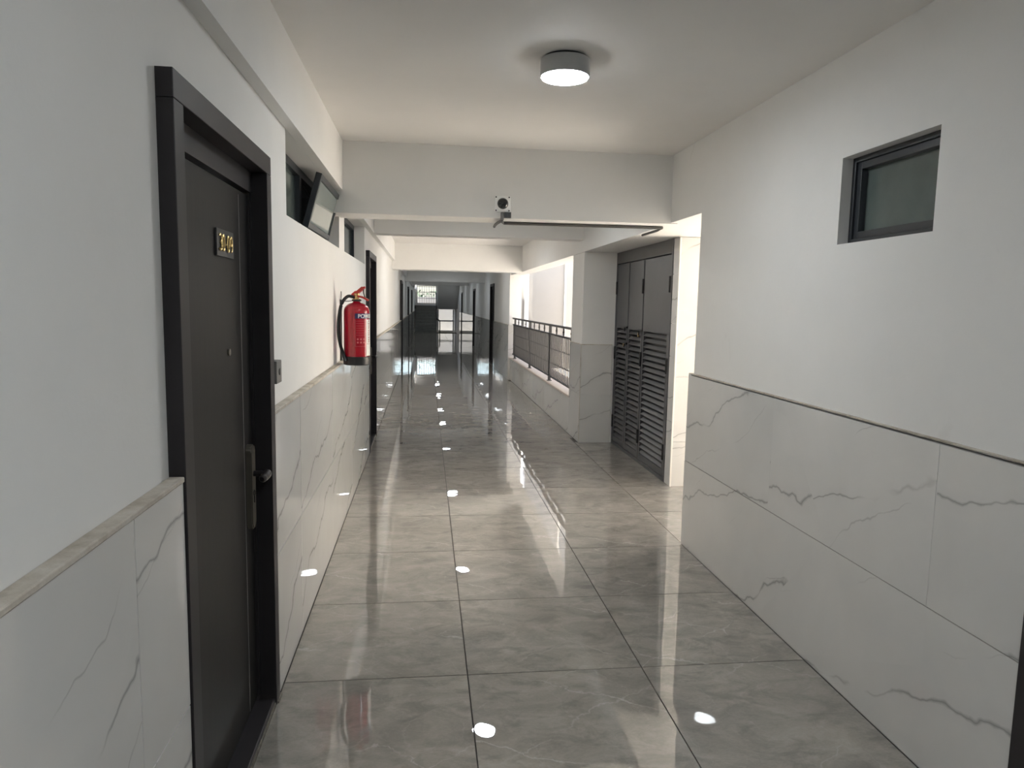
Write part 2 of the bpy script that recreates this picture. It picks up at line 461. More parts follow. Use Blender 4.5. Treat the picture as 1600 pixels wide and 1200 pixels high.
# ------------------------------------------------------------------ left wall
WIN_L = [(0.42, 2.43, 2.035, 2.42), (2.76, 4.62, 2.035, 2.42)]
holes = [(a, b, -0.1, DTOP) for a, b in LEFT_DOORS] + WIN_L
wall_left = wall_holes('wall_left', 'X', -0.235, LW, Y0, Y1+5, -0.1, 2.44, holes, M['paint'])
tag(wall_left, 'white left wall with veined tile wainscot and dark doors', 'wall', kind='structure')
def spans(y0, y1, cuts):
    """parts of y0..y1 not covered by cuts"""
    out = []; a = y0
    for c0, c1 in sorted(cuts):
        if c1 <= y0 or c0 >= y1: continue
        if c0 > a: out.append((a, c0))
        a = max(a, c1)
    if a < y1: out.append((a, y1))
    return out
def wainscot_x(face, sign, y0, y1, joints, parent, ztop=1.19, rows=((0.0, 0.597), (0.597, 1.192)), depth=0.035):
    """tiles whose face is at x=face; sign +1 when the wall lies at smaller x (left wall)."""
    bm = bmesh.new()
    a, b = face - sign*depth, face - sign*0.004
    add_box(bm, min(a, b), max(a, b), y0, y1, -0.01, ztop-0.008)
    obj('tile_bed', bm, M['grout_light'], parent)
    ys = [y0] + [j for j in joints if y0+0.05 < j < y1-0.05] + [y1]
    for p, q in zip(ys[:-1], ys[1:]):
        for z0, z1 in rows:
            z1 = min(z1, ztop)
            if z1-z0 < 0.03: continue
            slab_tile('wall_tile', face - sign*0.006, (p+q)/2, (z0+z1)/2, 0.012, q-p-0.005, z1-z0-0.0045, M['wall_tile' if sign > 0 else 'wall_tile_r'], parent, 0.0008)
LJ = [-1.478+1.2*i for i in range(-8, 1)] + [0.50+1.2*i for i in range(4)] + [5.84+0.62+1.2*i for i in range(30)]
for a, b in spans(Y0, Y1, LEFT_DOORS):
    wainscot_x(0.0, 1, a+0.002, b-0.002, LJ, wall_left)
    bm = bmesh.new(); add_box(bm, LW, 0.003, a, b, 1.188, 1.202, 0.003)
    obj('tile_ledge', bm, M['ledge'], wall_left)

# ------------------------------------------------------------------ right wall, near part (up to the side passage)
WR = (-0.605, -0.004, 1.938, 2.31)
wall_right = wall_holes('wall_right', 'X', RW, 2.62, Y0, 1.60, -0.1, CEIL+0.18, [(a, b, -0.1, DTOP) for a, b in RIGHT_DOORS_NEAR] + [WR], M['paint'])
tag(wall_right, 'white near right wall with small high window and veined tile wainscot', 'wall', kind='structure')
RJ = [0.441-1.2*i for i in range(9)]
for a, b in spans(Y0, 1.655, RIGHT_DOORS_NEAR):
    wainscot_x(XR, -1, a+0.002, b, RJ, wall_right, depth=0.018, ztop=1.20)
    bm = bmesh.new(); add_box(bm, XR+0.002, RW+0.01, a, b, 1.1985, 1.2045, 0.001); obj('tile_ledge', bm, M['ledge'], wall_right)
# side of the passage behind that corner, tiled too
wall_passage = box('wall_passage', 2.615, 3.50, 1.40, 1.60, -0.1, CEIL+0.18, M['paint'])
tag(wall_passage, 'white near side wall of the side passage', 'wall', kind='structure')
for p, q in ((XR, 3.50),):
    for z0, z1 in ((0, 0.597), (0.597, 1.197)):
        slab_tile('wall_tile', (p+q)/2, 1.628, (z0+z1)/2, q-p-0.003, 0.054, z1-z0-0.003, M['wall_tile_y'], wall_passage, 0.0)

# ------------------------------------------------------------------ far side of the passage: tiled to the top, cupboard recess behind it
wall_back = wall_holes('wall_back', 'Y', 3.20, 3.35, 2.862, 3.50, -0.1, 2.40, [], M['paint'])
tag(wall_back, 'bright tiled wall end of the side passage beside the cupboard', 'wall', kind='structure')
zz = [0, 0.42, 1.02, 1.62, 2.272]
for z0, z1 in zip(zz[:-1], zz[1:]):
    for p, q in ((2.852, 3.50),):
        slab_tile('wall_tile', (p+q)/2, 3.195, (z0+z1)/2, q-p-0.003, 0.012, z1-z0-0.003, M['wall_tile_y'], wall_back, 0.0008)
for z0, z1 in zip([0, 0.6, 1.2, 1.5, 1.95], [0.6, 1.2, 1.5, 1.95, 2.272]):
    slab_tile('wall_tile', 2.856, 3.272, (z0+z1)/2, 0.012, 0.15, z1-z0-0.003, M['wall_tile_r'], wall_back, 0.0008)
box('corner_trim', 2.846, 2.860, 3.184, 3.196, 0.0, 2.272, M['trimwhite'], wall_back)
room_block = box('wall_shaft', 2.93, 3.50, 3.36, 5.93, -0.1, CEIL, M['paint'])
tag(room_block, 'hidden shaft wall behind the louvered cupboard', 'wall', kind='structure')

# ------------------------------------------------------------------ pillar beside the cupboard
pillar = box('pillar', 2.452, 2.94, 5.292, 5.93, -0.1, 2.275, M['paint'])
tag(pillar, 'white pillar with tiled foot between cupboard and railing', 'pillar', kind='structure')
for z0, z1 in ((0, 0.585), (0.585, 1.185)):
    slab_tile('wall_tile', 2.632, 5.286, (z0+z1)/2, 0.384, 0.012, z1-z0-0.003, M['wall_tile_y'], pillar, 0.0006)
    slab_tile('wall_tile', 2.446, 5.612, (z0+z1)/2, 0.012, 0.63, z1-z0-0.003, M['wall_tile_r'], pillar, 0.0006)
box('tile_ledge', 2.442, 2.82, 5.282, 5.93, 1.184, 1.192, M['ledge'], pillar)
box('corner_trim', 2.4385, 2.4445, 5.2785, 5.2845, 0, 1.186, M['ledge'], pillar)

# ------------------------------------------------------------------ low wall under the railing
low_wall = box('wall_low', 2.452, 2.86, 5.93, 12.40, -0.1, 0.468, M['paint'])
tag(low_wall, 'low tiled parapet wall under the grey railing', 'wall', kind='structure')
yy = [5.93, 6.66, 7.86, 9.06, 10.26, 11.46, 12.40]
for p, q in zip(yy[:-1], yy[1:]):
    slab_tile('wall_tile', 2.446, (p+q)/2, 0.234, 0.012, q-p-0.003, 0.466, M['wall_tile_r'], low_wall, 0.0006)
box('sill', 2.432, 2.90, 5.93, 12.40, 0.468, 0.488, M['sill'], low_wall, 0.003)

# ------------------------------------------------------------------ right wall of the far corridor
wall_far = wall_holes('wall_right_far', 'X', RW, 2.672, 12.41, Y1+5, -0.1, CEIL, [(a, b, -0.1, DTOP) for a, b in RIGHT_DOORS_FAR], M['paint'])
tag(wall_far, 'shaded right wall of the far corridor beyond the railing', 'wall', kind='structure')
FJ = [12.40+0.9+1.2*i for i in range(30)]
for a, b in spans(12.40, Y1, RIGHT_DOORS_FAR):
    wainscot_x(XR, -1, a+0.002, b-0.002, FJ, wall_far, depth=0.018, ztop=1.20)
    bm = bmesh.new(); add_box(bm, XR+0.002, RW+0.01, a, b, 1.1985, 1.2045, 0.001); obj('tile_ledge', bm, M['ledge'], wall_far)
for z0, z1 in ((0, 0.597), (0.597, 1.197)):
    slab_tile('wall_tile', 2.53, 12.402, (z0+z1)/2, 0.278, 0.012, z1-z0-0.003, M['wall_tile_y'], wall_far, 0.0006)

# ------------------------------------------------------------------ courtyard outside
ground = box('ground', 2.86, 8.0, -14.0, 5.9, -0.30, -0.06, M['ground'])
gr2 = box('ground_rear', 2.86, 8.0, 5.9, 16.0, -0.30, -0.06, M['ground_rear']); tag(gr2, 'courtyard ground below the railing, darkened to cut bounce light', 'ground', kind='structure')
tag(ground, 'pale concrete courtyard ground outside the side passage', 'ground', kind='structure')
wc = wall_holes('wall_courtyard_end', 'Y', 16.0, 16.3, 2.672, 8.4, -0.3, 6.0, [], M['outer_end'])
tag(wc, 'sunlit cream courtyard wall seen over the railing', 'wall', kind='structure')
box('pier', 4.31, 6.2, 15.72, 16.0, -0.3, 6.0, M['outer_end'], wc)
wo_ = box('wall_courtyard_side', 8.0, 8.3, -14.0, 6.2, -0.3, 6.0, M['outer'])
wo2 = box('wall_courtyard_rear', 8.0, 8.3, 6.2, 16.0, -0.3, 6.0, M['outer_grey']); tag(wo2, 'unseen courtyard wall opposite the railing, darkened to cut bounce light', 'wall', kind='structure')
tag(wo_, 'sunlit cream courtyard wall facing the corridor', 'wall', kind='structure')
blocker = box('wall_light_block', 3.52, 8.0, 1.0, 1.4, -0.3, 6.0, M['outer']); tag(blocker, 'added unseen wall blocking light on the tiled wall end', 'wall', kind='structure')  # added out of view to hold light off the passage tiles
bm = bmesh.new(); add_lathe(bm, [(0.062, -0.06), (0.062, 2.0), (0.066, 2.0), (0.066, 2.1), (0.062, 2.1), (0.062, 6.0)], (3.275, 15.92, 0), 20)
dp = obj('downpipe', bm, M['white'], smooth=True)
tag(dp, 'white rain downpipe on the courtyard wall past the railing', 'pipe')

# ------------------------------------------------------------------ doors (local frame: x=0 tile face, +x into the corridor, y centred)
DW = 1.07
def make_door(name, label):
    r = empty(name)
    tag(r, label, 'door', kind='structure')
    h = DW/2; fw = 0.070
    bm = bmesh.new()
    add_box(bm, -0.15, 0.006, -h, -h+fw, 0, DTOP-fw, 0.002)
    add_box(bm, -0.15, 0.006, h-fw, h, 0, DTOP-fw, 0.002)
    add_box(bm, -0.15, 0.006, -h, h, DTOP-fw+0.001, DTOP, 0.002)
    obj('door_frame', bm, M['frame'], r)
    bm = bmesh.new()      # rebate behind the frame head
    add_box(bm, -0.15, -0.052, -h+fw, h-fw, 2.045, DTOP-fw)
    add_box(bm, -0.15, -0.058, -h+fw, -h+fw+0.012, 0.03, 2.045)
    add_box(bm, -0.15, -0.058, h-fw-0.012, h-fw, 0.03, 2.045)
    obj('rebate', bm, M['frame'], r)
    y0, y1 = -h+fw+0.016, h-fw-0.016
    leaf = box('door_leaf', -0.115, -0.066, y0, y1, 0.045, 2.035, M['door'], r, 0.002)
    box('groove', -0.067, -0.0652, y1-0.124, y1-0.120, 0.06, 2.02, M['groove'], leaf)
    bm = bmesh.new(); add_lathe(bm, [(0.012, -0.067), (0.012, -0.060), (0.006, -0.059)], (0, y1-0.30, 1.467), 14, 'X')
    obj('peephole', bm, M['bronze'], leaf, True)
    for z in (1.855, 1.385, 0.59):
        bm = bmesh.new(); add_lathe(bm, [(0.008, z-0.07), (0.010, z-0.065), (0.010, z-0.036), (0.008, z-0.034), (0.010, z-0.032), (0.010, z+0.036), (0.008, z+0.038), (0.010, z+0.040), (0.010, z+0.068), (0.007, z+0.07)], (-0.056, y0+0.012, 0), 12)
        obj('hinge', bm, M['black'], r, True)
    bm = bmesh.new()
    pts = []
    for a in range(0, 13): pts.append((0.5*math.cos(PI*a/12), 0.5*math.sin(PI*a/12)))
    hp_y, hw = y1-0.075, 0.028
    prof = [(hp_y+p[0]*2*hw, 1.075+p[1]*2*hw) for p in pts] + [(hp_y-hw, 0.80), (hp_y-0.3*hw, 0.775), (hp_y+0.3*hw, 0.775), (hp_y+hw, 0.80)]
    vs0 = [bm.verts.new((-0.066, p[0], p[1])) for p in prof]; vs1 = [bm.verts.new((-0.044, p[0], p[1])) for p in prof]
    n = len(prof)
    for i in range(n): bm.faces.new((vs0[i], vs0[(i+1) % n], vs1[(i+1) % n], vs1[i]))
    fc = bm.faces.new(vs1); bm.faces.new(vs0[::-1])
    bmesh.ops.bevel(bm, geom=list(fc.edges), offset=0.004, segments=2, affect='EDGES')
    bmesh.ops.recalc_face_normals(bm, faces=bm.faces[:])
    hp = obj('handle_plate', bm, M['bronze'], leaf)
    bm = bmesh.new()
    add_tube(bm, [(-0.046, hp_y, 0.99), (0.0, hp_y, 0.99)], 0.011, 12)
    add_tube(bm, smooth_path([(0.004, hp_y+0.022, 0.985), (0.008, hp_y-0.005, 0.992), (0.008, hp_y-0.04, 0.990), (0.002, hp_y-0.075, 0.985)], 5), [0.013]*6+[0.0165]*6+[0.015]*3+[0.009], 12)
    obj('door_handle', bm, M['darkbronze'], leaf, True)
    bm = bmesh.new()
    add_tube(bm, [(-0.0435, hp_y+0.010*math.cos(t*PI/8), 0.915+0.010*math.sin(t*PI/8)) for t in range(16)], 0.002, 6, True)
    add_box(bm, -0.0445, -0.0415, hp_y-0.004, hp_y+0.004, 0.878, 0.905)
    obj('keyhole', bm, M['black'], leaf)
    bm = bmesh.new(); add_box(bm, -0.15, 0.0, -h+fw-0.02, h-fw+0.02, -0.004, 0.028, 0.006)
    th = obj('threshold', bm, M['frame'], r)
    bm = bmesh.new(); add_box(bm, -0.016, 0.003, -h+fw-0.02, h-fw+0.03, -0.004, 0.012, 0.004); add_box(bm, -0.016, 0.012, h-0.06, h+0.012, -0.004, 0.010, 0.004)
    obj('dirt_lip', bm, M['dirt'], th)
    return r, leaf

def copy_tree(o, parent=None, skip=()):
    c = o.copy(); link(c, parent)
    for ch in o.children:
        if ch.name.split('.')[0] in skip: continue
        copy_tree(ch, c, skip)
    return c

DOOR_INFO = [
    ('door_1', 'L', LEFT_DOORS[0], 'charcoal steel door with gold 30-09 number plate and bronze handle'),
    ('door_2', 'L', LEFT_DOORS[1], 'charcoal door just past the red fire extinguisher'),
    ('door_3', 'R', RIGHT_DOORS_NEAR[0], 'dark door frame cut off at the lower right edge, beside veined wall tiles'),
    ('door_4', 'L', LEFT_DOORS[2], 'dark door on left wall at the start of the shaded far corridor'),
    ('door_5', 'R', RIGHT_DOORS_FAR[0], 'dark door on right wall, first one past the railing'),
    ('door_6', 'L', LEFT_DOORS[3], 'dark door on left wall, second one in the shaded far corridor'),
    ('door_7', 'R', RIGHT_DOORS_FAR[1], 'dark door on right wall, second one past the railing'),
    ('door_8', 'L', LEFT_DOORS[4], 'dark door on left wall, last one before the stairs'),
    ('door_9', 'R', RIGHT_DOORS_FAR[2], 'dark door on right wall, last one before the bright stair opening'),
]
door0, leaf0 = make_door('door_1', DOOR_INFO[0][3])
for i, (nm, side, (a, b), lab) in enumerate(DOOR_INFO):
    d = door0 if i == 0 else copy_tree(door0)
    d.name = nm; d['label'] = lab
    d.location = ((0.0 if side == 'L' else XR), (a+b)/2, 0); d.rotation_euler = (0, 0, 0 if side == 'L' else PI)
# number plate 30-09 on the first door
yc = (LEFT_DOORS[0][0]+LEFT_DOORS[0][1])/2
plate = box('number_plate', -0.066, -0.0585, -0.612-yc, -0.415-yc, 1.785, 1.873, M['plate'], leaf0, 0.001)
def arc(cx, cy, rx, ry, a0, a1, n=14):
    return [(cx+rx*math.cos(math.radians(a0+(a1-a0)*i/n)), cy+ry*math.sin(math.radians(a0+(a1-a0)*i/n))) for i in range(n+1)]
def digit(ch):
    if ch == '0': return [(arc(0, 0.5, 0.26, 0.5, 0, 345, 22), True)]
    if ch == '3': return [(arc(0, 0.755, 0.25, 0.245, 150, -85, 12) + arc(0, 0.26, 0.27, 0.26, 85, -150, 12), False)]
    if ch == '9': return [(arc(0, 0.70, 0.25, 0.30, 0, 345, 18), True), (arc(-0.06, 0.55, 0.31, 0.55, 25, -75, 10), False)]
    if ch == '-': return [([(-0.16, 0.42), (0.16, 0.42)], False)]
for i, (ch, yy_) in enumerate(zip('30-09', (-0.581, -0.546, -0.518, -0.490, -0.453))):
    bm = bmesh.new()
    for path, closed in digit(ch):
        add_tube(bm, [(-0.0560, yy_-yc+p[0]*0.046, 1.804+p[1]*0.052) for p in path], 0.0026, 6, closed)
    obj('numeral', bm, M['gold'], plate, True)

# ------------------------------------------------------------------ windows
def pane_window_left(name, label, y0, y1, z0, z1, openhalf):
    r = empty(name, (-0.14, (y0+y1)/2, z0)); tag(r, label, 'window', kind='structure')
    ox, oy, oz = r.location
    def B(nm, x0, x1, a, b, c, d, mat, par=r, bev=0.0): return box(nm, x0-ox, x1-ox, a-oy, b-oy, c-oz, d-oz, mat, par, bev)
    fx0, fx1, t = -0.19, -0.14, 0.045
    ym = (y0+y1)/2
    bm = bmesh.new()
    add_box(bm, fx0-ox, fx1-ox, y0-oy, y0+t-oy, 0, z1-z0); add_box(bm, fx0-ox, fx1-ox, y1-t-oy, y1-oy, 0, z1-z0)
    add_box(bm, fx0-ox, fx1-ox, y0+t-oy, y1-t-oy, 0, t); add_box(bm, fx0-ox, fx1-ox, y0+t-oy, y1-t-oy, z1-z0-t, z1-z0)
    add_box(bm, fx0-ox, fx1-ox, ym-0.03-oy, ym+0.03-oy, t, z1-z0-t)
    obj('window_frame', bm, M['alu'], r)
    B('glass_pane', -0.172, -0.166, y0+t, ym-0.03, z0+t, z1-t, M['frost'])
    if not openhalf:
        B('glass_pane', -0.172, -0.166, ym+0.03, y1-t, z0+t, z1-t, M['frost'])
    return r, (ox, oy, oz)
w1, o1 = pane_window_left('window_1', 'long high window beside the numbered door, one sash tilted open', *WIN_L[0], True)
# tilted open sash: hinged along the bottom, top leaning into the corridor
sash = bpy.data.objects.new('open_sash', None); link(sash, w1)
sash.location = (-0.105-o1[0], 1.81-o1[1], 2.078-o1[2]); sash.rotation_euler = (0, math.radians(15), 0)
sw, sh, st = 0.90, 0.325, 0.035
bm = bmesh.new()
add_box(bm, -0.018, 0.018, -sw/2, -sw/2+st, 0, sh, 0.003); add_box(bm, -0.018, 0.018, sw/2-st, sw/2, 0, sh, 0.003)
add_box(bm, -0.018, 0.018, -sw/2+st, sw/2-st, 0, st, 0.003); add_box(bm, -0.018, 0.018, -sw/2+st, sw/2-st, sh-st, sh, 0.003)
obj('sash_frame', bm, M['alu'], sash)
box('glass_pane', 0.004, 0.010, -sw/2+st, sw/2-st, st, sh-st, M['frost_pale'], sash)
bm = bmesh.new(); add_tube(bm, [(-0.14-o1[0], 1.50-o1[1], 2.33-o1[2]), (-0.06-o1[0], 1.46-o1[1], 2.22-o1[2])], 0.006, 6)
obj('stay_arm', bm, M['black'], w1)
w2, o2 = pane_window_left('window_2', 'high window just past the first cross beam, deep in left wall', *WIN_L[1], False)

y0, y1, z0, z1 = WR
w3 = empty('window_3', (2.47, (y0+y1)/2, z0)); tag(w3, 'small high frosted window alone on right wall', 'window', kind='structure')
ox, oy, oz = w3.location
def ring(nm, x0, x1, a, b, c, d, t, mat, par):
    bm = bmesh.new()
    add_box(bm, x0-ox, x1-ox, a-oy, a+t-oy, c-oz, d-oz, 0.002); add_box(bm, x0-ox, x1-ox, b-t-oy, b-oy, c-oz, d-oz, 0.002)
    add_box(bm, x0-ox, x1-ox, a+t-oy, b-t-oy, c-oz, c+t-oz, 0.002); add_box(bm, x0-ox, x1-ox, a+t-oy, b-t-oy, d-t-oz, d-oz, 0.002)
    return obj(nm, bm, mat, par)
ring('window_frame', 2.458, 2.53, y0, y1, z0, z1, 0.022, M['alu'], w3)
ring('sash_frame', 2.468, 2.525, y0+0.023, y1-0.023, z0+0.023, z1-0.023, 0.030, M['alu'], w3)
box('glass_pane', 2.497-ox, 2.503-ox, y0+0.05-oy, y1-0.05-oy, 0.05, z1-z0-0.05, M['frost'], w3)
# dim rooms behind the windows
def room(name, label, x0, x1, a, b, c, d):
    bm = bmesh.new(); fs = add_box(bm, x0, x1, a, b, c, d); bmesh.ops.reverse_faces(bm, faces=fs)
    side = 3 if x0 < 0 else 5      # leave the side towards the corridor open
    bmesh.ops.delete(bm, geom=[fs[side]], context='FACES')
    tag(obj(name, bm, M['room']), label, 'room', kind='structure')
room('wall_room_left', 'dim room behind the high left windows', -2.4, -0.236, 0.3, 4.74, 0.2, 2.7)
room('wall_room_right', 'dim room behind the small high right window', 2.621, 3.4, -0.9, 0.6, 0.5, 2.7)

# ------------------------------------------------------------------ ceiling lamps
def make_lamp(glow):
    r = empty('ceiling_lamp')
    bm = bmesh.new(); add_lathe(bm, [(0.098, -0.012), (0.098, 0.0)], (0, 0, 0), 40); obj('gap_disc', bm, M['black'], r, True)  # black disc in place of the shaded gap at the ceiling
    bm = bmesh.new(); add_lathe(bm, [(0.109, -0.085), (0.112, -0.080), (0.112, -0.012), (0.108, -0.010)], (0, 0, 0), 48); obj('housing', bm, M['housing'], r, True)
    bm = bmesh.new(); add_lathe(bm, [(0.090, -0.093), (0.104, -0.090), (0.107, -0.0852)], (0, 0, 0), 48); obj('diffuser', bm, glow, r, True)
    return r
LAMPS = [(0.30, 'round white ceiling lamp shining in front of the first cross beam'),
         (3.78, 'round ceiling lamp hidden between the first and second cross beams'),
         (8.20, 'round ceiling lamp above the stretch beside the railing'),
         (12.90, 'round ceiling lamp first inside the shaded far corridor'),
         (17.80, 'round ceiling lamp just before the beam in the far corridor'),
         (22.30, 'round ceiling lamp just past the beam in the far corridor'),
         (25.60, 'round ceiling lamp halfway along the far corridor'),
         (30.00, 'round ceiling lamp second from the stairs'),
         (34.50, 'round ceiling lamp nearest the stairs'),
         (-3.30, 'added fill lamp on the ceiling behind the viewpoint, unseen')]
lamp0 = make_lamp(M['glow']); lamp_far = None
for i, (y, lab) in enumerate(LAMPS):
    if i == 0: l = lamp0
    elif y < 0: l = make_lamp(M['glow_fill'])
    elif y < 12: l = copy_tree(lamp0)
    elif lamp_far is None: l = lamp_far = make_lamp(M['glow_far'])
    else: l = copy_tree(lamp_far)
    l.location = (1.222, y, CEIL)
    tag(l, lab, 'lamp', 'round ceiling lamps along the corridor')

# ------------------------------------------------------------------ louvered cupboard
CX, CY0, CY1, CZ = 2.845, 3.352, 5.285, 2.272
cup = empty('utility_cupboard', (CX, (CY0+CY1)/2, 0))
tag(cup, 'dark grey steel cupboard with three louvered doors in wall recess', 'cupboard')
cyc = (CY0+CY1)/2
def CB(bm, x0, x1, a, b, c, d, bev=0.0): add_box(bm, x0, x1, a-cyc, b-cyc, c, d, bev)
bm = bmesh.new()
CB(bm, 0.0, 0.07, CY0, CY0+0.045, 0.0, CZ); CB(bm, 0.0, 0.07, CY1-0.045, CY1, 0.0, CZ)
CB(bm, 0.0, 0.07, CY0+0.045, CY1-0.045, 0.0, 0.035)
obj('cupboard_frame', bm, M['cupboard'], cup)
bm = bmesh.new(); CB(bm, -0.001, 0.06, CY0+0.045, CY1-0.045, 2.142, CZ, 0.002); obj('header_panel', bm, M['cupboard'], cup)
bm = bmesh.new(); CB(bm, 0.062, 0.068, CY0+0.045, CY1-0.045, 0.035, 2.142); obj('shade_panel', bm, M['black'], cup)  # black sheet in place of the shade behind the louvers
leaves = [(CY0+0.050, 4.195), (4.225, 4.735), (4.765, CY1-0.050)]
bm = bmesh.new(); CB(bm, 0.012, 0.05, 4.199, 4.221, 0.036, 2.14); CB(bm, 0.012, 0.05, 4.739, 4.761, 0.036, 2.14); obj('mullion', bm, M['cupboard'], cup)
LZ0, LZ1, NS = 0.105, 1.395, 22
slat_cache = {}
for li, (a, b) in enumerate(leaves):
    bm = bmesh.new(); s = 0.034
    CB(bm, 0.004, 0.040, a, b, LZ1, 2.132, 0.002)
    CB(bm, 0.004, 0.040, a, a+s, 0.042, LZ1); CB(bm, 0.004, 0.040, b-s, b, 0.042, LZ1); CB(bm, 0.004, 0.040, a+s, b-s, 0.042, LZ0)
    leaf = obj('cupboard_door', bm, M['cupboard'], cup)
    bm = bmesh.new()      # folded louver blade: leans outwards at its lower edge
    L = b-a-2*s
    vs = [bm.verts.new(p) for p in ((0.034, -L/2, 0.021), (0.002, -L/2, -0.010), (0.002, L/2, -0.010), (0.034, L/2, 0.021),
                                    (0.037, -L/2, 0.019), (0.005, -L/2, -0.013), (0.005, L/2, -0.013), (0.037, L/2, 0.019))]
    for q in ((0,1,2,3), (7,6,5,4), (0,4,5,1), (3,2,6,7), (1,5,6,2), (0,3,7,4)): bm.faces.new([vs[i] for i in q])
    bmesh.ops.recalc_face_normals(bm, faces=bm.faces[:])
    first = obj('louver_slat', bm, M['cupboard_slat'], leaf)
    pitch = (LZ1-LZ0)/NS
    for i in range(NS):
        o = first if i == 0 else link(first.copy(), leaf)
        o.location = (0, (a+b)/2-cyc, LZ0+pitch*(i+0.38))
    # hinges
    hy = (a-0.004 if li == 0 else a-0.006) if li != 2 else b+0.006
    for z in (1.86, 1.10, 0.28):
        bm = bmesh.new(); add_lathe(bm, [(0.009, z-0.075), (0.011, z-0.07), (0.011, z+0.07), (0.009, z+0.075)], (-0.004, hy-cyc, 0), 10)
        obj('hinge', bm, M['black'], leaf, True)
    # bolt and hasp at mid height
    if li > 0:
        ly = a+0.03
        for z in ((1.415, 1.235) if li == 2 else (1.40,)):
            bm = bmesh.new(); CB(bm, -0.010, 0.004, ly-0.055, ly+0.06, z-0.012, z+0.012, 0.002); add_tube(bm, [(-0.014, ly-0.06-cyc, z), (-0.014, ly+0.05-cyc, z)], 0.007, 8)
            add_tube(bm, [(-0.014, ly+0.01-cyc, z), (-0.018, ly+0.01-cyc, z-0.045)], 0.006, 8)
            obj('bolt', bm, M['black'], leaf)
        bm = bmesh.new(); CB(bm, -0.022, -0.008, ly+0.01, ly+0.035, 1.33 if li == 1 else 1.20, 1.375 if li == 1 else 1.235, 0.003)
        obj('brass_lock', bm, M['brass'], leaf)

# ------------------------------------------------------------------ railing
RX = 2.50
rail = empty('railing', (RX, 9.165, 0.488)); tag(rail, 'grey steel railing with ornamented top band on parapet', 'railing')
def RB(bm, x0, x1, a, b, c, d, bev=0.0): add_box(bm, x0-RX, x1-RX, a-9.165, b-9.165, c-0.488, d-0.488, bev)
ya, yb = 5.935, 12.395
bm = bmesh.new(); RB(bm, RX-0.022, RX+0.022, ya, yb, 1.330, 1.360, 0.003); obj('top_rail', bm, M['rail'], rail)
bm = bmesh.new(); RB(bm, RX-0.015, RX+0.015, ya, yb, 1.198, 1.222); obj('middle_rail', bm, M['rail'], rail)
bm = bmesh.new(); RB(bm, RX-0.015, RX+0.015, ya, yb, 0.555, 0.577); obj('bottom_rail', bm, M['rail'], rail)
for y in (5.96, 7.75, 9.85, 12.07):
    bm = bmesh.new(); RB(bm, RX-0.02, RX+0.02, y-0.02, y+0.02, 0.488, 1.330, 0.002)
    RB(bm, RX-0.035, RX+0.035, y-0.035, y+0.035, 0.488, 0.497)
    obj('post', bm, M['rail'], rail)
# lens-shaped ornaments in the top band
divs = [y for y in [6.14+0.537*i for i in range(12)] if all(abs(y-p) > 0.08 for p in (5.96, 7.75, 9.85, 12.07))]
bm = bmesh.new()
for sgn in (-1, 1):
    add_tube(bm, [(0, sgn*(0.030*(1-(2*t/8-1)**2)+0.004), 0.108*t/8) for t in range(9)], 0.008, 6)
add_lathe(bm, [(0.004, 0.042), (0.016, 0.048), (0.018, 0.054), (0.016, 0.060), (0.004, 0.066)], (0, 0, 0), 8)
orn = obj('ornament', bm, M['rail'], rail)
for i, y in enumerate(divs):
    o = orn if i == 0 else link(orn.copy(), rail)
    o.location = (0, y-9.165, 1.222-0.488)
bm = bmesh.new()
add_tube(bm, [(0, 0, 0), (0, 0, 0.621)], 0.0095, 6)
for z in (0.20, 0.42):
    add_lathe(bm, [(0.0094, z-0.012), (0.0115, z-0.005), (0.0115, z+0.005), (0.0094, z+0.012)], (0, 0, 0), 8)
bal = obj('baluster', bm, M['rail'], rail)
n = 0; y = 6.10
while y < 12.36:
    if all(abs(y-p) > 0.03 for p in (7.75, 9.85, 12.07)):
        o = bal if n == 0 else link(bal.copy(), rail)
        o.location = (0, y-9.165, 0.577-0.488); n += 1
    y += 0.1075

# ------------------------------------------------------------------ fire extinguisher on its bracket
EX, EY, EZ = 0.115, 2.15, 1.198
ext = empty('fire_extinguisher', (EX, EY, EZ)); tag(ext, 'red fire extinguisher with black hose hung on left wall', 'fire extinguisher')
R = 0.091
bm = bmesh.new()
prof = [(0.080, 0.022), (R, 0.03), (R, 0.375)] + [(R*math.cos(t)**0.8 if t < 1.5 else 0.02, 0.375+0.068*math.sin(t)) for t in [0.2, 0.45, 0.7, 0.95, 1.15, 1.32]] + [(0.024, 0.447), (0.024, 0.455)]
add_lathe(bm, prof, (0, 0, 0), 48); obj('cylinder_body', bm, M['red'], ext, True)
bm = bmesh.new(); add_lathe(bm, [(0.085, 0.0), (0.094, 0.006), (0.096, 0.06), (0.092, 0.062)], (0, 0, 0), 48); obj('base_ring', bm, M['rubber'], ext, True)
bm = bmesh.new(); add_lathe(bm, [(0.026, 0.452), (0.028, 0.456), (0.028, 0.468), (0.018, 0.470), (0.018, 0.49), (0.021, 0.492), (0.021, 0.505), (0.010, 0.51)], (0, 0, 0), 20); obj('valve', bm, M['brass'], ext, True)
bm = bmesh.new(); add_lathe(bm, [(0.029, 0.449), (0.034, 0.452), (0.034, 0.462), (0.029, 0.464)], (0, 0, 0), 20); obj('neck_collar', bm, M['rubber'], ext, True)
bm = bmesh.new()      # carrying handle and squeeze lever, pointing along the corridor
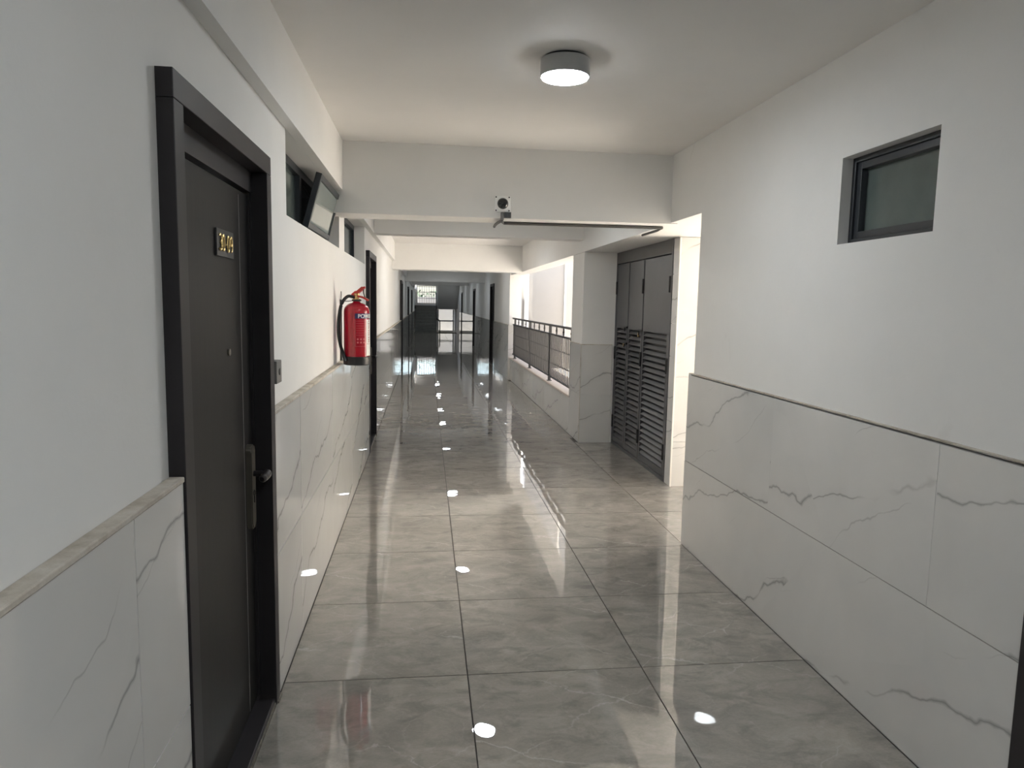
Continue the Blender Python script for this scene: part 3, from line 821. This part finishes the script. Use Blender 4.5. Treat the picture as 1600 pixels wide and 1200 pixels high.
def bar(bm, p, q, w, t):
    p, q = Vector(p), Vector(q); d = (q-p).normalized(); s = d.cross(Vector((0, 0, 1))).normalized()*w/2; u = s.cross(d).normalized()*t/2
    vs = [bm.verts.new(e + a*s + b*u) for e in (p, q) for a, b in ((-1,-1), (1,-1), (1,1), (-1,1))]
    for f in ((3,2,1,0), (4,5,6,7), (0,1,5,4), (1,2,6,5), (2,3,7,6), (3,0,4,7)): bm.faces.new([vs[i] for i in f])
    bmesh.ops.recalc_face_normals(bm, faces=bm.faces[:])
bar(bm, (-0.025, 0.006, 0.487), (0.005, -0.002, 0.512), 0.034, 0.030); bar(bm, (0.000, -0.002, 0.506), (0.046, -0.012, 0.545), 0.030, 0.022); bar(bm, (0.042, -0.012, 0.543), (0.062, -0.015, 0.549), 0.026, 0.014)
obj('squeeze_lever', bm, M['red_lever'], ext)
bm = bmesh.new(); bar(bm, (0.010, -0.004, 0.486), (0.048, -0.012, 0.478), 0.026, 0.013); bar(bm, (0.046, -0.012, 0.479), (0.084, -0.02, 0.458), 0.026, 0.012); obj('carry_handle', bm, M['red_lever'], ext)
bm = bmesh.new(); add_tube(bm, smooth_path([(0.050, -0.012, 0.545), (0.050, -0.018, 0.51), (0.062, -0.016, 0.474)], 4), 0.004, 6); obj('safety_pin', bm, M['black'], ext, True)
bm = bmesh.new()
hose = smooth_path([(-0.018, -0.006, 0.480), (-0.060, -0.03, 0.482), (-0.098, -0.05, 0.430), (-0.117, -0.06, 0.330), (-0.120, -0.065, 0.230), (-0.108, -0.070, 0.150), (-0.090, -0.060, 0.085), (-0.072, -0.070, 0.045)], 7)
add_tube(bm, hose, 0.0115, 10); obj('hose', bm, M['rubber'], ext, True)
bm = bmesh.new(); add_tube(bm, [(-0.086, -0.064, 0.075), (-0.070, -0.073, 0.03)], [0.012, 0.016], 10); obj('nozzle', bm, M['black'], ext, True)
def patch(a0, a1, z0, z1, r=R+0.0006, n=14):
    """thin curved sticker on the cylinder"""
    bm = bmesh.new(); rows = []
    for i in range(n+1):
        a = math.radians(a0+(a1-a0)*i/n)
        rows.append([bm.verts.new((rr*math.cos(a), rr*math.sin(a), z)) for rr, z in ((r, z0), (r, z1), (r-0.0008, z1), (r-0.0008, z0))])
    for A, B in zip(rows[:-1], rows[1:]):
        for k_ in range(4): bm.faces.new((A[k_], B[k_], B[(k_+1) % 4], A[(k_+1) % 4]))
    bmesh.ops.recalc_face_normals(bm, faces=bm.faces[:])
    return bm
lab = obj('front_label', patch(-92, 30, 0.330, 0.366), M['navy'], ext)
obj('instruction_sticker', patch(-38, 25, 0.068, 0.150, R+0.0012), M['label_white'], ext)
fc = bpy.data.curves.new('lettering', 'FONT'); fc.body = 'POWER'; fc.size = 0.038; fc.offset = 0.0008; fc.extrude = 0.0
tmp = bpy.data.objects.new('lettering', fc); COL.objects.link(tmp)
bpy.context.view_layer.update()
me = bpy.data.meshes.new_from_object(tmp.evaluated_get(bpy.context.evaluated_depsgraph_get()))
COL.objects.unlink(tmp); bpy.data.objects.remove(tmp)
bm = bmesh.new(); bm.from_mesh(me); bmesh.ops.subdivide_edges(bm, edges=[e for e in bm.edges if e.calc_length() > 0.006], cuts=2)
for v in bm.verts:
    a = math.radians(-80) + v.co.x/R
    v.co = Vector(((R+0.0016)*math.cos(a), (R+0.0016)*math.sin(a), 0.3345 + v.co.y))
obj('lettering', bm, M['label_white'], lab)
# thin printed lines, pictograms and a column of small print
bm = bmesh.new()
def merge(src):
    me_ = bpy.data.meshes.new('t'); src.to_mesh(me_); src.free(); bm.from_mesh(me_); bpy.data.meshes.remove(me_)
for i in range(7): merge(patch(-88, -50, 0.312-0.0165*i, 0.3135-0.0165*i, n=6))
merge(patch(-92, -91, 0.135, 0.325, n=2)); merge(patch(-92, -45, 0.135, 0.1365, n=6))
for a in (-84, -70, -56):
    for z in (0.180, 0.157): merge(patch(a, a+7, z, z+0.012, n=3))
obj('printed_lines', bm, M['label_red'], lab)
bm = bmesh.new(); merge(patch(-38, 12, 0.152, 0.324, n=8)); pan = obj('side_panel', bm, M['label_white'], lab)
bm = bmesh.new()
for i in range(10):
    z = 0.160+0.0162*i
    merge(patch(-26, -24, z, z+0.011, R+0.0014, 2)); merge(patch(-16, -14, z+0.002, z+0.011, R+0.0014, 2))
    merge(patch(-26, -14, z + (0.0 if i % 3 else 0.009), z + (0.002 if i % 3 else 0.011), R+0.0014, 4))
obj('small_print', bm, M['red'], pan)
brk = empty('extinguisher_bracket', (LW, 2.44, 1.20)); tag(brk, 'dark metal wall strip and hook holding the red extinguisher', 'bracket')
bm = bmesh.new(); add_box(bm, 0.001, 0.014, -0.018, 0.018, 0.004, 0.46, 0.002); obj('wall_strip', bm, M['conduit'], brk)
bm = bmesh.new(); add_tube(bm, [(0.010, 0, 0.40), (0.010, 0, 0.52)], 0.004, 6); add_tube(bm, [(0.010, 0, 0.448), (0.07, -0.10, 0.447), (0.128, -0.262, 0.452)], 0.0035, 6); obj('hook', bm, M['conduit'], brk, True)

# ------------------------------------------------------------------ dome camera, junction box, conduit
cc = empty('security_camera', (1.146, 2.2, 2.364)); tag(cc, 'white square dome camera on the first cross beam', 'camera')
bm = bmesh.new(); add_box(bm, -0.057, 0.057, -0.018, -0.0005, -0.057, 0.057, 0.005); obj('base_plate', bm, M['white'], cc)
bm = bmesh.new(); add_lathe(bm, [(0.049, -0.016), (0.050, -0.030), (0.042, -0.034)], (0, 0, 0), 32, 'Y'); obj('dome_ring', bm, M['white'], cc, True)
bm = bmesh.new(); add_lathe(bm, [(0.040*math.cos(t), -0.030-0.038*math.sin(t)) for t in [0, 0.25, 0.5, 0.75, 1.0, 1.2, 1.4, 1.53]], (0, 0, 0), 32, 'Y'); obj('dome', bm, M['dome'], cc, True)
for sx in (-1, 1):
    for sz in (-1, 1):
        bm = bmesh.new(); add_lathe(bm, [(0.0055, -0.0172), (0.0055, -0.0195), (0.003, -0.020)], (sx*0.047, 0, sz*0.047), 10, 'Y'); obj('screw', bm, M['black'], cc)
jb = empty('junction_box', (1.182, 2.2, 2.284)); tag(jb, 'small dark junction box under the white dome camera', 'box')
bm = bmesh.new(); add_box(bm, -0.024, 0.026, -0.030, -0.0005, -0.018, 0.022, 0.002); obj('box_body', bm, M['conduit'], jb)
bm = bmesh.new()
for i in range(7): add_box(bm, -0.020+0.006*i, -0.017+0.006*i, -0.0315, -0.030, -0.014, 0.019)
obj('box_rib', bm, M['black'], jb)
bm = bmesh.new(); add_box(bm, 1.134-1.182, 1.156-1.182, -0.024, -0.001, 2.250-2.284, 2.306-2.284, 0.003); obj('box_spout', bm, M['grey_box'], jb)
obj_c = empty('conduit', (1.15, 2.36, 2.2525)); tag(obj_c, 'grey cable conduit running under the first cross beam', 'conduit')
def off(bm):
    bmesh.ops.translate(bm, verts=bm.verts[:], vec=(-1.15, -2.36, -2.2525)); return bm
bm = bmesh.new(); add_tube(bm, [(1.145, 2.19, 2.253), (1.150, 2.27, 2.2525), (1.18, 2.40, 2.2525), (2.40, 2.36, 2.2525)], 0.0115, 8); obj('pipe', off(bm), M['conduit'], obj_c, True)
bm = bmesh.new(); add_tube(bm, smooth_path([(1.148, 2.24, 2.252), (1.13, 2.40, 2.250), (1.128, 2.53, 2.251), (1.128, 2.60, 2.2465)], 4), 0.011, 8); obj('elbow', off(bm), M['grey_box'], obj_c, True)
bm = bmesh.new(); add_tube(bm, [(2.395, 2.36, 2.2525), (2.425, 2.56, 2.2525), (2.425, 2.95, 2.2525)], 0.0105, 8); obj('pipe', off(bm), M['conduit'], obj_c, True)

# ------------------------------------------------------------------ door bell beside the first door
db = empty('doorbell', (LW, -0.02, 1.31)); tag(db, 'small grey doorbell box on wall beside the numbered door', 'doorbell')
bm = bmesh.new(); add_box(bm, 0.001, 0.044, -0.05, 0.045, 0.0, 0.092, 0.003); obj('bell_case', bm, M['grey_box'], db)
bm = bmesh.new(); add_lathe(bm, [(0.014, 0.043), (0.014, 0.047), (0.011, 0.048)], (0, 0, 0.046), 16, 'X'); obj('push_button', bm, M['conduit'], db, True)

# ------------------------------------------------------------------ stairs at the far end
YS = 35.5
stairs = empty('stairs', (0.63, YS, 0)); tag(stairs, 'dark stone stairs climbing to a landing at the far end', 'stairs', kind='structure')
for i in range(9):
    bm = bmesh.new(); add_box(bm, -0.60, 0.56, 0.1+0.29*i, 0.1+0.29*(i+1)+0.02, -0.02 if i == 0 else 0.165*(i-1), 0.165*(i+1), 0.004)
    obj('step', bm, M['stair'], stairs)
box('landing', -0.66, 1.78, 2.72, 4.0, 1.30, 1.485, M['stair'], stairs)
bm = bmesh.new()      # sloping underside of the upper flight
v = [bm.verts.new(p) for p in ((0.62, 2.72, 1.30), (1.78, 2.72, 1.30), (1.78, 0.0, 2.75), (0.62, 0.0, 2.75), (0.62, 2.72, 1.485), (1.78, 2.72, 1.485), (1.78, 0.0, 2.95), (0.62, 0.0, 2.95))]
for q in ((0,1,2,3), (7,6,5,4), (0,4,5,1), (3,2,6,7), (0,3,7,4), (1,5,6,2)): bm.faces.new([v[i] for i in q])
bmesh.ops.recalc_face_normals(bm, faces=bm.faces[:]); obj('upper_flight', bm, M['paint'], stairs)
hr = empty('handrail', (1.235, 35.62, 0)); tag(hr, 'dark curved steel handrail at the foot of the stairs', 'handrail')
bm = bmesh.new(); add_tube(bm, smooth_path([(0.12, -0.03, 0.0), (0.12, -0.03, 0.55), (0.10, -0.02, 0.70), (0.0, 0.05, 0.76), (-0.05, 0.35, 0.93), (-0.05, 2.5, 2.2)], 6), 0.028, 8); obj('rail_tube', bm, M['black'], hr, True)
for i in range(5):
    bm = bmesh.new(); yq = 0.42+0.45*i; add_tube(bm, [(-0.05, yq, max(0.0, 0.165*int((yq+0.02)/0.29+0.6))), (-0.05, yq, 0.93+0.59*(yq-0.35))], 0.012, 6); obj('post', bm, M['black'], hr, True)
wend = wall_holes('wall_end', 'Y', 39.5, 39.7, -0.04, 2.42, -0.1, CEIL, [(0.10, 1.20, 1.60, 2.62), (1.27, 2.30, 0.02, 1.27)], M['paint'])
tag(wend, 'far end wall of the stairwell with a grilled opening', 'wall', kind='structure')
wg = empty('window_4', (0.65, 39.55, 1.60)); tag(wg, 'bright barred stair window at the far end of the corridor', 'window', kind='structure')
for i in range(9):
    bm = bmesh.new(); add_box(bm, -0.55+0.1375*i-0.008, -0.55+0.1375*i+0.008, -0.01, 0.01, 0, 1.02); obj('bar', bm, M['black'], wg)
for z in (0.02, 0.30, 0.66, 0.98):
    bm = bmesh.new(); add_box(bm, -0.55, 0.55, -0.012, 0.012, z-0.012, z+0.012); obj('cross_bar', bm, M['black'], wg)
gr = empty('gate_rail', (1.72, 39.45, 0)); tag(gr, 'white barrier rail in the bright opening right of the stairs', 'barrier')
box('crossbar', -0.45, 0.56, -0.03, 0.03, 0.55, 0.63, M['white'], gr)
for x in (-0.45, 0.47): box('post', x, x+0.09, -0.03, 0.03, 0.0, 1.26, M['white'], gr)
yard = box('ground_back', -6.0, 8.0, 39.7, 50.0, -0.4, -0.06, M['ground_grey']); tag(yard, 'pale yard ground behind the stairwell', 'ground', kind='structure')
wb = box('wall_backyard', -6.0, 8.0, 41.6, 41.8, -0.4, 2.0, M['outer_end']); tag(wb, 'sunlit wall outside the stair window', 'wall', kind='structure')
bm = bmesh.new()
for i in range(900):
    c = Vector((random.uniform(-2.5, 4.0), random.uniform(41.9, 42.8), random.uniform(0.6, 2.38)))
    n_ = Vector((random.uniform(-1, 1), random.uniform(-1, 1), random.uniform(-1, 1))).normalized(); t_ = n_.orthogonal().normalized()*random.uniform(0.06, 0.12); b_ = n_.cross(t_)*0.6
    bm.faces.new([bm.verts.new(c+v) for v in (t_, b_, -t_, -b_)])
hedge = obj('hedge', bm, M['leaf']); tag(hedge, 'dark green hedge behind the wall outside the stair window', 'hedge', kind='stuff')
# ------------------------------------------------------------------ added wall closing the corridor behind the viewpoint, keeps daylight out
wbk = box('wall_daylight_stop', -0.3, 2.62, Y0-0.2, Y0, -0.1, CEIL+0.18, M['paint'])
tag(wbk, 'added white wall behind the viewpoint, shutting out daylight', 'wall', kind='structure')
